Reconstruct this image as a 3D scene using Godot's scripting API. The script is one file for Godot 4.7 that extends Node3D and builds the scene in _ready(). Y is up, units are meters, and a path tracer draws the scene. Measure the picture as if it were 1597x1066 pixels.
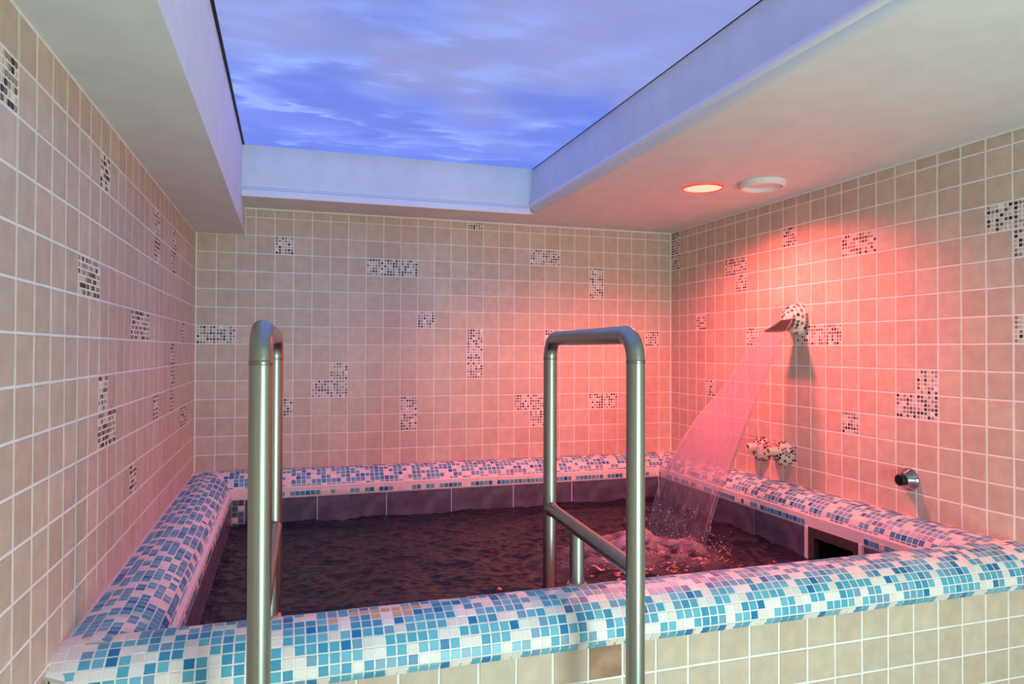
extends Node3D
# An indoor plunge pool. Coordinates below are in wall-tile pitches (10 cm): X from the left wall, Y up from the first
# joint under the ceiling, Z from the back wall towards the viewer. at() turns them into metres with the floor at zero.

const S := 0.1
const FLOOR_Y := -22.5
const XL := -0.05
const XR := 28.887
const FOCAL := 1095.58
const CEIL := 0.52
const BEAM_Y := -1.0
const BEAM_X := 2.45
const SKY_Y := 3.12
const ZF := 24.03
const WATER_Y := -16.42

var cam: Camera3D
var rng := RandomNumberGenerator.new()
var M := {}
var tile_cache := {}


func _ready() -> void:
	rng.seed = 11
	# camera
	cam = Camera3D.new()
	cam.name = "camera"
	cam.fov = rad_to_deg(2.0 * atan(533.0 / FOCAL))
	cam.near = 0.02
	cam.far = 60.0
	add_child(cam)
	cam.position = at(4.751422, -7.294526, 41.158444)
	cam.rotation = Vector3(0.011998, -0.307998, 0.003509)
	cam.current = true
	# environment
	var env := Environment.new()
	env.background_mode = Environment.BG_COLOR
	env.background_color = Color(0, 0, 0)
	env.tonemap_mode = Environment.TONE_MAPPER_LINEAR
	env.tonemap_exposure = 1.0
	env.sdfgi_enabled = true
	env.ssao_enabled = true
	env.ssil_enabled = true
	var we := WorldEnvironment.new()
	we.name = "environment"
	we.environment = env
	add_child(we)
	# lights
	var sky := AreaLight3D.new()
	sky.name = "sky_panel_light"
	sky.area_size = Vector2(1.5, 2.95)
	sky.area_normalize_energy = true
	sky.light_color = Color(0.50, 0.58, 1.0)
	sky.light_energy = 0.6
	sky.rotation = Vector3(-PI / 2, 0, 0)
	sky.position = at(10.2, SKY_Y - 0.12, 18.4)
	lit(sky)
	var win := AreaLight3D.new()
	win.name = "window_light"
	win.area_size = Vector2(0.6, 1.3)
	win.area_normalize_energy = true
	win.light_color = Color(0.89, 1.0, 0.97)
	win.light_energy = 5.9
	win.position = at(15.6, -14.6, 51.7)
	lit(win)
	var red := SpotLight3D.new()
	red.name = "red_lamp_light"
	red.spot_angle = 80.0
	red.spot_angle_attenuation = 0.75
	red.light_color = Color(1.0, 0.35, 0.33)
	red.light_energy = 7.8
	red.light_size = 0.07
	red.rotation = Vector3(-PI / 2, 0, 0)
	red.position = at(23.6, CEIL - 0.1, 11.95)
	lit(red)

	make_materials()
	build_room()
	build_tiles()
	build_pool()
	build_coping()
	build_water()
	build_handrails()
	build_fittings()


func lit(l: Light3D) -> void:
	l.shadow_enabled = true
	if l is AreaLight3D:
		l.set("area_range", 12.0)
	elif l is SpotLight3D:
		l.spot_range = 12.0
		l.spot_attenuation = 2.0
	elif l is OmniLight3D:
		l.omni_range = 12.0
		l.omni_attenuation = 2.0
	add_child(l)


# ---------------------------------------------------------------- helpers
func at(x: float, y: float, z: float) -> Vector3:
	return Vector3(x * S, (y - FLOOR_Y) * S, z * S)


func pixel(p: Vector3) -> Vector2:
	var q: Vector3 = cam.transform.affine_inverse() * p
	if q.z > -0.05:
		return Vector2(-9999, -9999)
	return Vector2(798.5 - FOCAL * q.x / q.z, 533.0 + FOCAL * q.y / q.z)


class MB:
	# collects triangles with normals, colours and texture coordinates
	var v := PackedVector3Array()
	var n := PackedVector3Array()
	var c := PackedColorArray()
	var uv := PackedVector2Array()
	var ix := PackedInt32Array()
	var col := Color.WHITE

	func vert(p: Vector3, nn: Vector3, t := Vector2.ZERO) -> int:
		v.append(p)
		n.append(nn)
		c.append(col)
		uv.append(t)
		return v.size() - 1

	func tri(a: int, b: int, d: int) -> void:
		var g := (v[b] - v[a]).cross(v[d] - v[a])
		if g.dot(n[a] + n[b] + n[d]) > 0.0:
			ix.append_array([a, d, b])
		else:
			ix.append_array([a, b, d])

	func quad(a: Vector3, b: Vector3, d: Vector3, e: Vector3, nn: Vector3) -> void:
		var i := vert(a, nn, Vector2(0, 0))
		vert(b, nn, Vector2(1, 0))
		vert(d, nn, Vector2(1, 1))
		vert(e, nn, Vector2(0, 1))
		tri(i, i + 1, i + 2)
		tri(i, i + 2, i + 3)

	func box(a: Vector3, b: Vector3) -> void:
		var x0 := a.x; var y0 := a.y; var z0 := a.z
		var x1 := b.x; var y1 := b.y; var z1 := b.z
		quad(Vector3(x0, y0, z1), Vector3(x1, y0, z1), Vector3(x1, y1, z1), Vector3(x0, y1, z1), Vector3(0, 0, 1))
		quad(Vector3(x0, y0, z0), Vector3(x1, y0, z0), Vector3(x1, y1, z0), Vector3(x0, y1, z0), Vector3(0, 0, -1))
		quad(Vector3(x0, y0, z0), Vector3(x0, y0, z1), Vector3(x0, y1, z1), Vector3(x0, y1, z0), Vector3(-1, 0, 0))
		quad(Vector3(x1, y0, z0), Vector3(x1, y0, z1), Vector3(x1, y1, z1), Vector3(x1, y1, z0), Vector3(1, 0, 0))
		quad(Vector3(x0, y1, z0), Vector3(x1, y1, z0), Vector3(x1, y1, z1), Vector3(x0, y1, z1), Vector3(0, 1, 0))
		quad(Vector3(x0, y0, z0), Vector3(x1, y0, z0), Vector3(x1, y0, z1), Vector3(x0, y0, z1), Vector3(0, -1, 0))

	# a bevelled slab lying in its own x-y plane, face towards +z
	func slab(t: Transform3D, w: float, h: float, d: float, e: float) -> void:
		var o: Array[Vector3] = []
		var k: Array[Vector3] = []
		for s: Vector2 in [Vector2(-1, -1), Vector2(1, -1), Vector2(1, 1), Vector2(-1, 1)]:
			o.append(t * Vector3(s.x * w / 2, s.y * h / 2, 0))
			k.append(t * Vector3(s.x * (w / 2 - e), s.y * (h / 2 - e), d))
		var b := t.basis
		var nz := b.z.normalized()
		quad(k[0], k[1], k[2], k[3], nz)
		var sides: Array[Vector3] = [-b.y, b.x, b.y, -b.x]
		for i in 4:
			var j := (i + 1) % 4
			var nn := (sides[i].normalized() * 0.8 + nz * 0.6)
			quad(o[i], o[j], k[j], k[i], nn)

	# rings[i] is a closed ring of points, joined to the next ring with smooth normals
	func loft(rings: Array, cap := true) -> void:
		var m: int = rings[0].size()
		var base := v.size()
		for i in rings.size():
			var a: PackedVector3Array = rings[maxi(i - 1, 0)]
			var b: PackedVector3Array = rings[mini(i + 1, rings.size() - 1)]
			var r: PackedVector3Array = rings[i]
			var mid := Vector3.ZERO
			for p in r:
				mid += p
			mid /= m
			for j in m:
				var du := r[(j + 1) % m] - r[(j - 1 + m) % m]
				var dv := b[j] - a[j]
				var nn := du.cross(dv)
				if nn.length() < 1e-12:
					nn = r[j] - mid
				nn = nn.normalized()
				if nn.dot(r[j] - mid) < 0.0 and absf(nn.dot((r[j] - mid).normalized())) > 0.05:
					nn = -nn
				vert(r[j], nn, Vector2(float(j) / m, float(i) / rings.size()))
		for i in rings.size() - 1:
			for j in m:
				var p := base + i * m + j
				var q := base + i * m + (j + 1) % m
				tri(p, q, q + m)
				tri(p, q + m, p + m)
		if cap:
			for i: int in [0, rings.size() - 1]:
				var r: PackedVector3Array = rings[i]
				var other: PackedVector3Array = rings[1 if i == 0 else i - 1]
				var mid := Vector3.ZERO
				var om := Vector3.ZERO
				for j in m:
					mid += r[j] / m
					om += other[j] / m
				var nn := (mid - om).normalized()
				var ci := vert(mid, nn)
				for j in m:
					vert(r[j], nn)
				for j in m:
					tri(ci, ci + 1 + j, ci + 1 + (j + 1) % m)

	func mesh() -> ArrayMesh:
		var arr := []
		arr.resize(Mesh.ARRAY_MAX)
		arr[Mesh.ARRAY_VERTEX] = v
		arr[Mesh.ARRAY_NORMAL] = n
		arr[Mesh.ARRAY_COLOR] = c
		arr[Mesh.ARRAY_TEX_UV] = uv
		arr[Mesh.ARRAY_INDEX] = ix
		var m := ArrayMesh.new()
		m.add_surface_from_arrays(Mesh.PRIMITIVE_TRIANGLES, arr)
		return m


func put(called: String, mesh: Mesh, mat: Material, parent: Node = self, kind := "") -> MeshInstance3D:
	var o := MeshInstance3D.new()
	o.mesh = mesh
	o.material_override = mat
	name_in(o, called, parent)
	if kind:
		o.set_meta("kind", kind)
	return o


func name_in(o: Node, called: String, parent: Node) -> void:
	var used: Dictionary = parent.get_meta("_used") if parent.has_meta("_used") else {}
	var n: int = used.get(called, 0)
	used[called] = n + 1
	parent.set_meta("_used", used)
	o.name = called if n == 0 else "%s_%03d" % [called, n]
	parent.add_child(o, true)


func thing(called: String, label: String, category: String, group := "") -> Node3D:
	var o := Node3D.new()
	name_in(o, called, self)
	o.set_meta("label", label)
	o.set_meta("category", category)
	if group:
		o.set_meta("group", group)
	return o


func structure(called: String, label := "", category := "") -> Node3D:
	var o := Node3D.new()
	name_in(o, called, self)
	o.set_meta("kind", "structure")
	if label:
		o.set_meta("label", label)
		o.set_meta("category", category)
	return o


func ring(center: Vector3, a: Vector3, b: Vector3, n := 24) -> PackedVector3Array:
	var out := PackedVector3Array()
	for i in n:
		var t := TAU * i / n
		out.append(center + a * cos(t) + b * sin(t))
	return out


func tube(mb: MB, path: PackedVector3Array, r: float, n := 24, cap := true) -> void:
	var rings := []
	var up := Vector3(0.31, 0.17, 0.93)
	for i in path.size():
		var d := (path[mini(i + 1, path.size() - 1)] - path[maxi(i - 1, 0)]).normalized()
		var a := (up - d * up.dot(d)).normalized()
		up = a
		rings.append(ring(path[i], a * r, d.cross(a) * r, n))
	mb.loft(rings, cap)


# profile of (distance along axis, radius) turned about an axis
func lathe(mb: MB, origin: Vector3, axis: Vector3, profile: Array, n := 32, squash := Vector2(1, 1)) -> void:
	var a := axis.cross(Vector3.UP)
	a = Vector3.RIGHT if a.length() < 0.01 else a.normalized()
	var b := axis.cross(a).normalized()
	for i in profile.size() - 1:
		var p: Vector2 = profile[i]
		var q: Vector2 = profile[i + 1]
		var nn2 := Vector2(-(q.y - p.y), q.x - p.x).normalized()   # (along the axis, outwards)
		var base := mb.v.size()
		for j in n:
			var t := TAU * j / n
			var rad := a * cos(t) * squash.x + b * sin(t) * squash.y
			var nn := (axis * nn2.x + rad.normalized() * nn2.y).normalized()
			mb.vert(origin + axis * p.x + rad * p.y, nn)
			mb.vert(origin + axis * q.x + rad * q.y, nn)
		for j in n:
			var k := (j + 1) % n
			mb.tri(base + 2 * j, base + 2 * k, base + 2 * k + 1)
			mb.tri(base + 2 * j, base + 2 * k + 1, base + 2 * j + 1)


# ---------------------------------------------------------------- materials
func noise_texture(size: int, freq: float, lo: Color, hi: Color, seed_no: int, grain := 0.0) -> ImageTexture:
	var nz := FastNoiseLite.new()
	nz.seed = seed_no
	nz.noise_type = FastNoiseLite.TYPE_SIMPLEX_SMOOTH
	nz.frequency = freq
	nz.fractal_octaves = 4
	var im := nz.get_seamless_image(size, size)
	var out := Image.create(size, size, false, Image.FORMAT_RGB8)
	var r := RandomNumberGenerator.new()
	r.seed = seed_no
	for y in size:
		for x in size:
			var t := clampf((im.get_pixel(x, y).r - 0.5) * 1.6 + 0.5 + r.randf_range(-grain, grain), 0.0, 1.0)
			out.set_pixel(x, y, lo.lerp(hi, t))
	return ImageTexture.create_from_image(out)


func mat(called: String, color: Color, rough := 0.5, metal := 0.0, tex: Texture2D = null, scale := 1.0) -> StandardMaterial3D:
	var m := StandardMaterial3D.new()
	m.resource_name = called
	m.albedo_color = color
	m.roughness = rough
	m.metallic = metal
	if tex:
		m.albedo_texture = tex
		m.uv1_triplanar = true
		m.uv1_world_triplanar = true
		m.uv1_scale = Vector3.ONE * scale
	M[called] = m
	return m


func make_materials() -> void:
	var speck := noise_texture(256, 0.02, Color(0.94, 0.935, 0.93), Color(1, 1, 1), 3, 0.35)
	var plaster := noise_texture(256, 0.012, Color(0.975, 0.975, 0.975), Color(1, 1, 1), 5, 0.2)
	var cloud := noise_texture(256, 0.01, Color(0.80, 0.79, 0.78), Color(1, 1, 1), 8, 0.15)
	var tones: Array[Color] = [Color(0.82, 0.745, 0.67), Color(0.805, 0.725, 0.655), Color(0.835, 0.765, 0.69), Color(0.80, 0.735, 0.665)]
	for i in 4:
		mat("beige_tile_%d" % i, tones[i], 0.42, 0.0, speck, 2.5)
	mat("stained_tile", Color(0.68, 0.53, 0.42), 0.5, 0.0, cloud, 3.0)
	mat("grout", Color(0.945, 0.93, 0.915), 0.8, 0.0, plaster, 6.0)
	mat("paint", Color(0.86, 0.885, 0.88), 0.7, 0.0, plaster, 2.0)
	mat("white_trim", Color(0.90, 0.90, 0.90), 0.5)
	mat("dark_strip", Color(0.10, 0.10, 0.12), 0.6)
	mat("coping_grout", Color(0.94, 0.915, 0.895), 0.6, 0.0, plaster, 5.0)
	mat("adhesive", Color(0.80, 0.66, 0.54), 0.85, 0.0, cloud, 20.0)
	var blues: Array[Color] = [Color(0.33, 0.66, 0.76), Color(0.42, 0.71, 0.80), Color(0.24, 0.58, 0.72), Color(0.06, 0.47, 0.68), Color(0.45, 0.62, 0.74)]
	for i in blues.size():
		mat("blue_mosaic_%d" % i, blues[i], 0.36)
	mat("white_mosaic_0", Color(0.90, 0.86, 0.83), 0.42)
	mat("white_mosaic_1", Color(0.92, 0.90, 0.88), 0.42)
	var vm := mat("mosaic_colours", Color(1, 1, 1), 0.38)
	vm.vertex_color_use_as_albedo = true
	mat("pool_tile", Color(0.41, 0.42, 0.52), 0.3, 0.0, cloud, 3.0)
	mat("pool_dark", Color(0.16, 0.15, 0.18), 0.4)
	mat("granite", Color(0.31, 0.28, 0.27), 0.3, 0.0, speck, 12.0)
	mat("black", Color(0.02, 0.02, 0.025), 0.35)
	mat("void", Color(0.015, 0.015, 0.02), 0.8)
	var steel := mat("steel", Color(0.60, 0.62, 0.585), 0.34, 1.0)
	steel.metallic_specular = 0.5
	mat("weld", Color(0.55, 0.53, 0.50), 0.35, 1.0)
	mat("chrome", Color(0.60, 0.60, 0.66), 0.08, 1.0)
	mat("spout_steel", Color(0.55, 0.54, 0.54), 0.22, 1.0)
	mat("ivory_pipe", Color(0.88, 0.83, 0.76), 0.4)
	mat("floor_tile", Color(0.78, 0.81, 0.80), 0.5, 0.0, cloud, 2.0)
	var w := mat("water", Color(0.115, 0.10, 0.19, 0.92), 0.26)
	w.transparency = BaseMaterial3D.TRANSPARENCY_ALPHA
	w.metallic_specular = 0.42
	var sh := mat("falling_water", Color(0.62, 0.62, 0.66, 1.0), 0.3)
	sh.transparency = BaseMaterial3D.TRANSPARENCY_ALPHA
	sh.vertex_color_use_as_albedo = true
	var fo := mat("foam", Color(0.66, 0.64, 0.68, 1.0), 0.75)
	fo.transparency = BaseMaterial3D.TRANSPARENCY_ALPHA
	fo.vertex_color_use_as_albedo = true
	var lamp := mat("lamp_glass", Color(0.9, 0.7, 0.6), 0.4)
	lamp.emission_enabled = true
	lamp.emission = Color(1.0, 0.74, 0.62)
	lamp.emission_energy_multiplier = 1.25
	var rg := mat("red_glass", Color(0.8, 0.25, 0.2), 0.4)
	rg.emission_enabled = true
	rg.emission = Color(1.0, 0.30, 0.26)
	rg.emission_energy_multiplier = 0.7
	var pane := mat("frosted_pane", Color(0.9, 0.92, 0.92), 0.4)
	pane.emission_enabled = true
	pane.emission = Color(0.80, 1.0, 0.95)
	pane.emission_energy_multiplier = 2.0
	# the sky print on the ceiling panel
	var skyp := mat("sky_print", Color(0.22, 0.25, 0.4), 0.7)
	skyp.emission_enabled = true
	skyp.emission_texture = sky_print()
	skyp.emission = Color(0, 0, 0)
	skyp.emission_energy_multiplier = 1.05


func sky_print() -> ImageTexture:
	# clouds as printed on the panel: u runs across the room, v from the back edge towards the viewer
	var w := 320
	var h := 640
	var a := FastNoiseLite.new()
	a.seed = 21
	a.frequency = 0.16
	a.fractal_octaves = 5
	var b := FastNoiseLite.new()
	b.seed = 77
	b.frequency = 0.11
	b.fractal_octaves = 2
	var d := FastNoiseLite.new()
	d.seed = 5
	d.frequency = 0.5
	d.fractal_octaves = 4
	var deep := Color(0.40, 0.50, 0.88)
	var mid := Color(0.44, 0.54, 0.92)
	var light := Color(0.57, 0.68, 0.985)
	var grey := Color(0.555, 0.585, 0.79)
	# brush strokes of cloud: from x, z to x, z, width, strength
	var strokes: Array[PackedFloat32Array] = []
	for e: Array in [[2.7, 12.1, 3.4, 10.9, 0.5, 0.8], [3.4, 10.9, 4.7, 9.7, 0.45, 0.9], [4.7, 9.7, 6.0, 9.1, 0.4, 0.9], [6.0, 9.1, 7.4, 8.4, 0.35, 0.7], [2.8, 12.4, 3.6, 14.0, 0.7, 0.5], [3.6, 14.1, 4.6, 14.8, 0.6, 0.6], [4.6, 14.8, 6.7, 15.3, 0.6, 0.7], [8.3, 14.4, 9.0, 14.6, 0.4, 0.9], [4.6, 4.4, 7.6, 5.0, 0.3, 0.6], [5.2, 6.6, 7.2, 6.2, 0.3, 0.6], [8.0, 5.0, 11.0, 5.3, 0.3, 0.55], [8.4, 7.3, 11.0, 7.0, 0.4, 0.5], [10.6, 6.2, 13.6, 6.0, 0.35, 0.6], [12.6, 4.4, 16.5, 4.6, 0.3, 0.6], [11.0, 9.2, 13.2, 8.4, 0.7, 0.65], [8.6, 10.2, 10.8, 10.8, 0.6, 0.45], [12.0, 11.6, 14.0, 11.6, 0.6, 0.5], [14.8, 9.6, 16.6, 11.4, 0.7, 0.6], [14.0, 7.4, 16.8, 7.8, 0.5, 0.55], [12.0, 14.6, 12.6, 16.6, 0.9, 0.45], [10.6, 19.0, 12.2, 20.4, 1.1, 0.5], [14.5, 17.6, 17.5, 20.5, 1.0, 0.3], [3.2, 17.0, 4.6, 20.5, 1.2, 0.4], [7.0, 20.0, 8.6, 21.5, 1.0, 0.35]]:
		strokes.append(PackedFloat32Array(e))
	var im := Image.create(w, h, false, Image.FORMAT_RGB8)
	for y in h:
		for x in w:
			var px := 2.56 + 15.49 * x / w
			var pz := 3.14 + 30.76 * y / h
			var n1 := a.get_noise_2d(px * 0.8, pz * 1.7)
			var n2 := b.get_noise_2d(px, pz)
			var n3 := d.get_noise_2d(px * 0.7, pz * 1.6)
			var col := deep.lerp(mid, clampf(0.5 + n2 * 1.6 + n1 * 0.4, 0, 1))
			var hz := clampf((pz - 10.5 + (px - 9.0) * 0.25) * 0.10 + n2 * 0.9, 0, 0.9)
			col = col.lerp(grey, hz)
			var f := clampf((n1 * 0.7 + n3 * 0.3) * 0.7, 0, 0.35)
			var qx := px + n1 * 1.3 + n3 * 0.4
			var qz := pz + n3 * 1.1 + n1 * 0.6
			if pz < 24.0:
				for k in strokes:
					if qz > maxf(k[1], k[3]) + 3.0 * k[4] or qz < minf(k[1], k[3]) - 3.0 * k[4]:
						continue
					var vx := k[2] - k[0]
					var vz := k[3] - k[1]
					var t := clampf(((qx - k[0]) * vx + (qz - k[1]) * vz) / (vx * vx + vz * vz), 0, 1)
					var ex := qx - k[0] - t * vx
					var ez := qz - k[1] - t * vz
					f += k[5] * exp(-(ex * ex * 0.5 + ez * ez) / (k[4] * k[4])) * (0.75 + 0.9 * n3)
			col = col.lerp(light, clampf(f, 0, 1))
			im.set_pixel(x, y, col)
	return ImageTexture.create_from_image(im)


# ---------------------------------------------------------------- room shell
func slab_box(called: String, parent: Node, a: Vector3, b: Vector3, m: String, kind := "") -> MeshInstance3D:
	var mb := MB.new()
	mb.box(at(a.x, a.y, a.z), at(b.x, b.y, b.z))
	return put(called, mb.mesh(), M[m], parent, kind)


func build_room() -> void:
	var fl := slab_box("floor", self, Vector3(-1.5, FLOOR_Y - 1.5, -1.5), Vector3(30.5, FLOOR_Y, 54), "floor_tile", "structure")
	fl.set_meta("label", "pale grey floor in front of the pool")
	for e: Array in [["wall_back", Vector3(-1.5, FLOOR_Y, -1.5), Vector3(30.4, 5, 0)], ["wall_left", Vector3(-1.55, FLOOR_Y, 0), Vector3(XL, 5, 52)], ["wall_right", Vector3(XR, FLOOR_Y, 0), Vector3(30.4, 5, 52)]]:
		slab_box(e[0], self, e[1], e[2], "grout", "structure")
	# rear wall behind the viewer with a frosted window in it
	var rear := structure("wall_rear")
	var mb := MB.new()
	mb.box(at(-1.5, FLOOR_Y, 52), at(12.6, 5, 53.5))
	mb.box(at(18.6, FLOOR_Y, 52), at(30.4, 5, 53.5))
	mb.box(at(12.6, FLOOR_Y, 52), at(18.6, -21.4, 53.5))
	mb.box(at(12.6, -7.8, 52), at(18.6, 5, 53.5))
	put("wall_surface", mb.mesh(), M["paint"], rear)
	var wn := structure("window_1")
	mb = MB.new()
	mb.box(at(12.6, -21.4, 52.6), at(18.6, -7.8, 52.9))
	put("window_pane", mb.mesh(), M["frosted_pane"], wn)
	mb = MB.new()
	for r: Array in [[12.6, 12.9, -21.4, -7.8], [18.3, 18.6, -21.4, -7.8], [12.9, 18.3, -21.4, -21.0], [12.9, 18.3, -8.2, -7.8]]:
		mb.box(at(r[0], r[2], 52.1), at(r[1], r[3], 52.6))
	put("window_frame", mb.mesh(), M["white_trim"], wn)

	# ceiling: a low beam along the left wall, soffits round a deep recess that holds the sky panel
	var ce := structure("ceiling")
	slab_box("beam", ce, Vector3(-1.5, BEAM_Y, -1.5), Vector3(BEAM_X, 5, 53.5), "paint")
	mb = MB.new()
	mb.box(at(BEAM_X, CEIL, -1.5), at(18.4, 5, 3.13))
	put("back_soffit", mb.mesh(), M["paint"], ce)
	mb = MB.new()
	# the right soffit has a slightly leaning face towards the recess and a rounded lower edge
	var prof: Array[Vector2] = [Vector2(18.08, SKY_Y + 0.4)]
	prof.append(Vector2(17.93, 1.15))
	for i in 9:
		var t := PI / 2 * i / 8.0
		prof.append(Vector2(18.27 - 0.35 * cos(t), CEIL + 0.35 - 0.35 * sin(t)))
	prof.append(Vector2(30.4, CEIL))
	extrude_z(mb, prof, 3.13, 53.5)
	mb.quad(at(18.4, CEIL, 3.13), at(30.4, CEIL, 3.13), at(30.4, CEIL, -1.5), at(18.4, CEIL, -1.5), Vector3(0, -1, 0))
	put("right_soffit", mb.mesh(), M["paint"], ce)
	slab_box("near_soffit", ce, Vector3(BEAM_X, CEIL, 34), Vector3(18.3, 5, 53.5), "paint")
	slab_box("roof_slab", ce, Vector3(-1.5, 5, -1.5), Vector3(30.4, 6.5, 53.5), "paint")
	# mouldings
	mb = MB.new()
	extrude_x(mb, [Vector2(3.12, 1.05), Vector2(3.20, 1.04), Vector2(3.20, 0.99), Vector2(3.14, 0.985), Vector2(3.14, 0.945), Vector2(3.25, 0.94), Vector2(3.27, 0.88), Vector2(3.20, 0.86), Vector2(3.20, 0.83), Vector2(3.31, 0.82), Vector2(3.36, 0.70), Vector2(3.38, 0.56), Vector2(3.36, 0.46), Vector2(3.12, 0.46)], BEAM_X, 17.85)
	put("trim_1", mb.mesh(), M["white_trim"], self, "structure")
	mb = MB.new()
	var bead: Array[Vector2] = []
	for i in 13:
		var t := PI * i / 12.0
		bead.append(Vector2(17.97 - 0.17 * sin(t), 0.95 + 0.17 * cos(t)))
	extrude_z(mb, bead, 3.13, 34.0)
	put("trim_2", mb.mesh(), M["white_trim"], self, "structure")
	# the luminous panel
	var p := thing("ceiling_light_panel", "glowing blue ceiling panel printed with clouds, filling the recess overhead", "light panel")
	mb = MB.new()
	mb.quad(at(2.56, SKY_Y, 3.14), at(18.05, SKY_Y, 3.14), at(18.05, SKY_Y, 33.9), at(2.56, SKY_Y, 33.9), Vector3(0, -1, 0))
	mb.quad(at(2.56, SKY_Y + 0.08, 3.14), at(18.05, SKY_Y + 0.08, 3.14), at(18.05, SKY_Y + 0.08, 33.9), at(2.56, SKY_Y + 0.08, 33.9), Vector3(0, 1, 0))
	put("lit_sheet", mb.mesh(), M["sky_print"], p)
	mb = MB.new()
	mb.box(at(BEAM_X, SKY_Y - 0.02, 3.13), at(2.56, SKY_Y + 0.2, 34))
	put("edge_strip", mb.mesh(), M["dark_strip"], p)
	mb = MB.new()
	mb.box(at(18.03, SKY_Y - 0.03, 3.13), at(18.08, SKY_Y + 0.2, 34))
	put("edge_strip", mb.mesh(), M["dark_strip"], p)


func extrude_z(mb: MB, prof: Array, z0: float, z1: float) -> void:
	for i in prof.size() - 1:
		var a: Vector2 = prof[i]
		var b: Vector2 = prof[i + 1]
		var d := (b - a).normalized()
		mb.quad(at(a.x, a.y, z0), at(b.x, b.y, z0), at(b.x, b.y, z1), at(a.x, a.y, z1), Vector3(d.y, -d.x, 0))


func extrude_x(mb: MB, prof: Array, x0: float, x1: float) -> void:
	for i in prof.size() - 1:
		var a: Vector2 = prof[i]
		var b: Vector2 = prof[i + 1]
		var d := (b - a).normalized()
		mb.quad(at(x0, a.y, a.x), at(x0, b.y, b.x), at(x1, b.y, b.x), at(x1, a.y, a.x), Vector3(0, d.x, -d.y))


# ---------------------------------------------------------------- wall tiles
const GAP := 0.055

func build_tiles() -> void:
	var basis_left := Basis(Vector3(0, 0, -1), Vector3(0, 1, 0), Vector3(1, 0, 0))
	var basis_right := Basis(Vector3(0, 0, 1), Vector3(0, 1, 0), Vector3(-1, 0, 0))
	# cells: [u from, u to, y from, y to] on each wall; insets by (column, row)
	var inset_back := {}
	for e: Array in [[4, 1], [9, 2], [10, 2], [11, 2], [15, -1], [19, 1], [20, 1], [23, 2], [23, 3], [12, 5], [0, 6], [1, 6], [15, 6], [15, 7], [15, 8], [7, 8], [6, 9], [7, 9], [4, 10], [11, 10], [11, 11], [18, 10], [19, 10], [19, 11], [23, 10], [24, 10], [27, 6], [20, 6], [21, 6]]:
		inset_back[Vector2i(e[0], e[1])] = true
	var inset_right := {}
	for e: Array in [[0, -1], [0, 0], [0, 1], [6, 2], [7, 2], [7, 3], [11, 1], [15, 2], [16, 2], [3, 5], [8, 6], [12, 6], [13, 6], [14, 6], [4, 9], [15, 10], [19, 8], [18, 9], [19, 9], [22, 2], [23, 2], [23, 3], [23, 6], [9, 12], [10, 12], [11, 12]]:
		inset_right[Vector2i(e[0], e[1])] = true
	var inset_left := {}
	for e: Array in [[4, 5], [5, 5], [6, 8], [6, 9], [7, 9], [-1, 2], [6, 2], [10, 6], [11, 6], [12, 6], [14, 2], [14, 3], [18, 2], [18, 3], [18, 7], [18, 8], [18, 9], [14, 9], [21, 10], [22, 10], [10, 11], [21, 6]]:
		inset_left[Vector2i(e[0], e[1])] = true
	var wb: Node = get_node("wall_back")
	var wl: Node = get_node("wall_left")
	var wr: Node = get_node("wall_right")
	var cells := []
	for c in range(0, 29):
		for r in range(-1, 14):
			var u0 := float(c)
			var u1 := minf(c + 1.0, XR - 0.02)
			var y1 := -float(r)
			var y0 := y1 - 1.0
			if c < 2 and r < 1:
				continue
			if c == 2 and r < 1:
				u0 = BEAM_X + 0.02
			if r == -1:
				y0 = 0.0
				y1 = CEIL - 0.06
			cells.append([u0, u1, y0, y1, inset_back.has(Vector2i(c, r))])
	lay(wb, cells, func(u: float, y: float) -> Vector3: return at(u, y, 0.0), Basis.IDENTITY)
	cells = []
	for k in range(0, 52):
		for r in range(-1, 23):
			var u0 := k + 0.101
			var y1 := -float(r)
			var y0 := maxf(y1 - 1.0, FLOOR_Y)
			if r == -1:
				y0 = 0.0
				y1 = CEIL - 0.05
			if y1 < -14.5 and k < 25:
				continue
			cells.append([u0, minf(u0 + 1.0, 52.0), y0, y1, inset_right.has(Vector2i(k, r))])
	lay(wr, cells, func(u: float, y: float) -> Vector3: return at(XR, y, u), basis_right)
	cells = []
	for j in range(-26, 26):
		for r in range(1, 23):
			var u1 := 26.08 - j
			var y1 := -float(r)
			if y1 < -14.5 and j > 1:
				continue
			if r == 1:
				y1 = BEAM_Y - 0.04
			cells.append([u1 - 1.0, minf(u1, 52.0), maxf(-float(r) - 1.0, FLOOR_Y), y1, inset_left.has(Vector2i(j, r))])
	lay(wl, cells, func(u: float, y: float) -> Vector3: return at(XL, y, u), basis_left)


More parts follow.
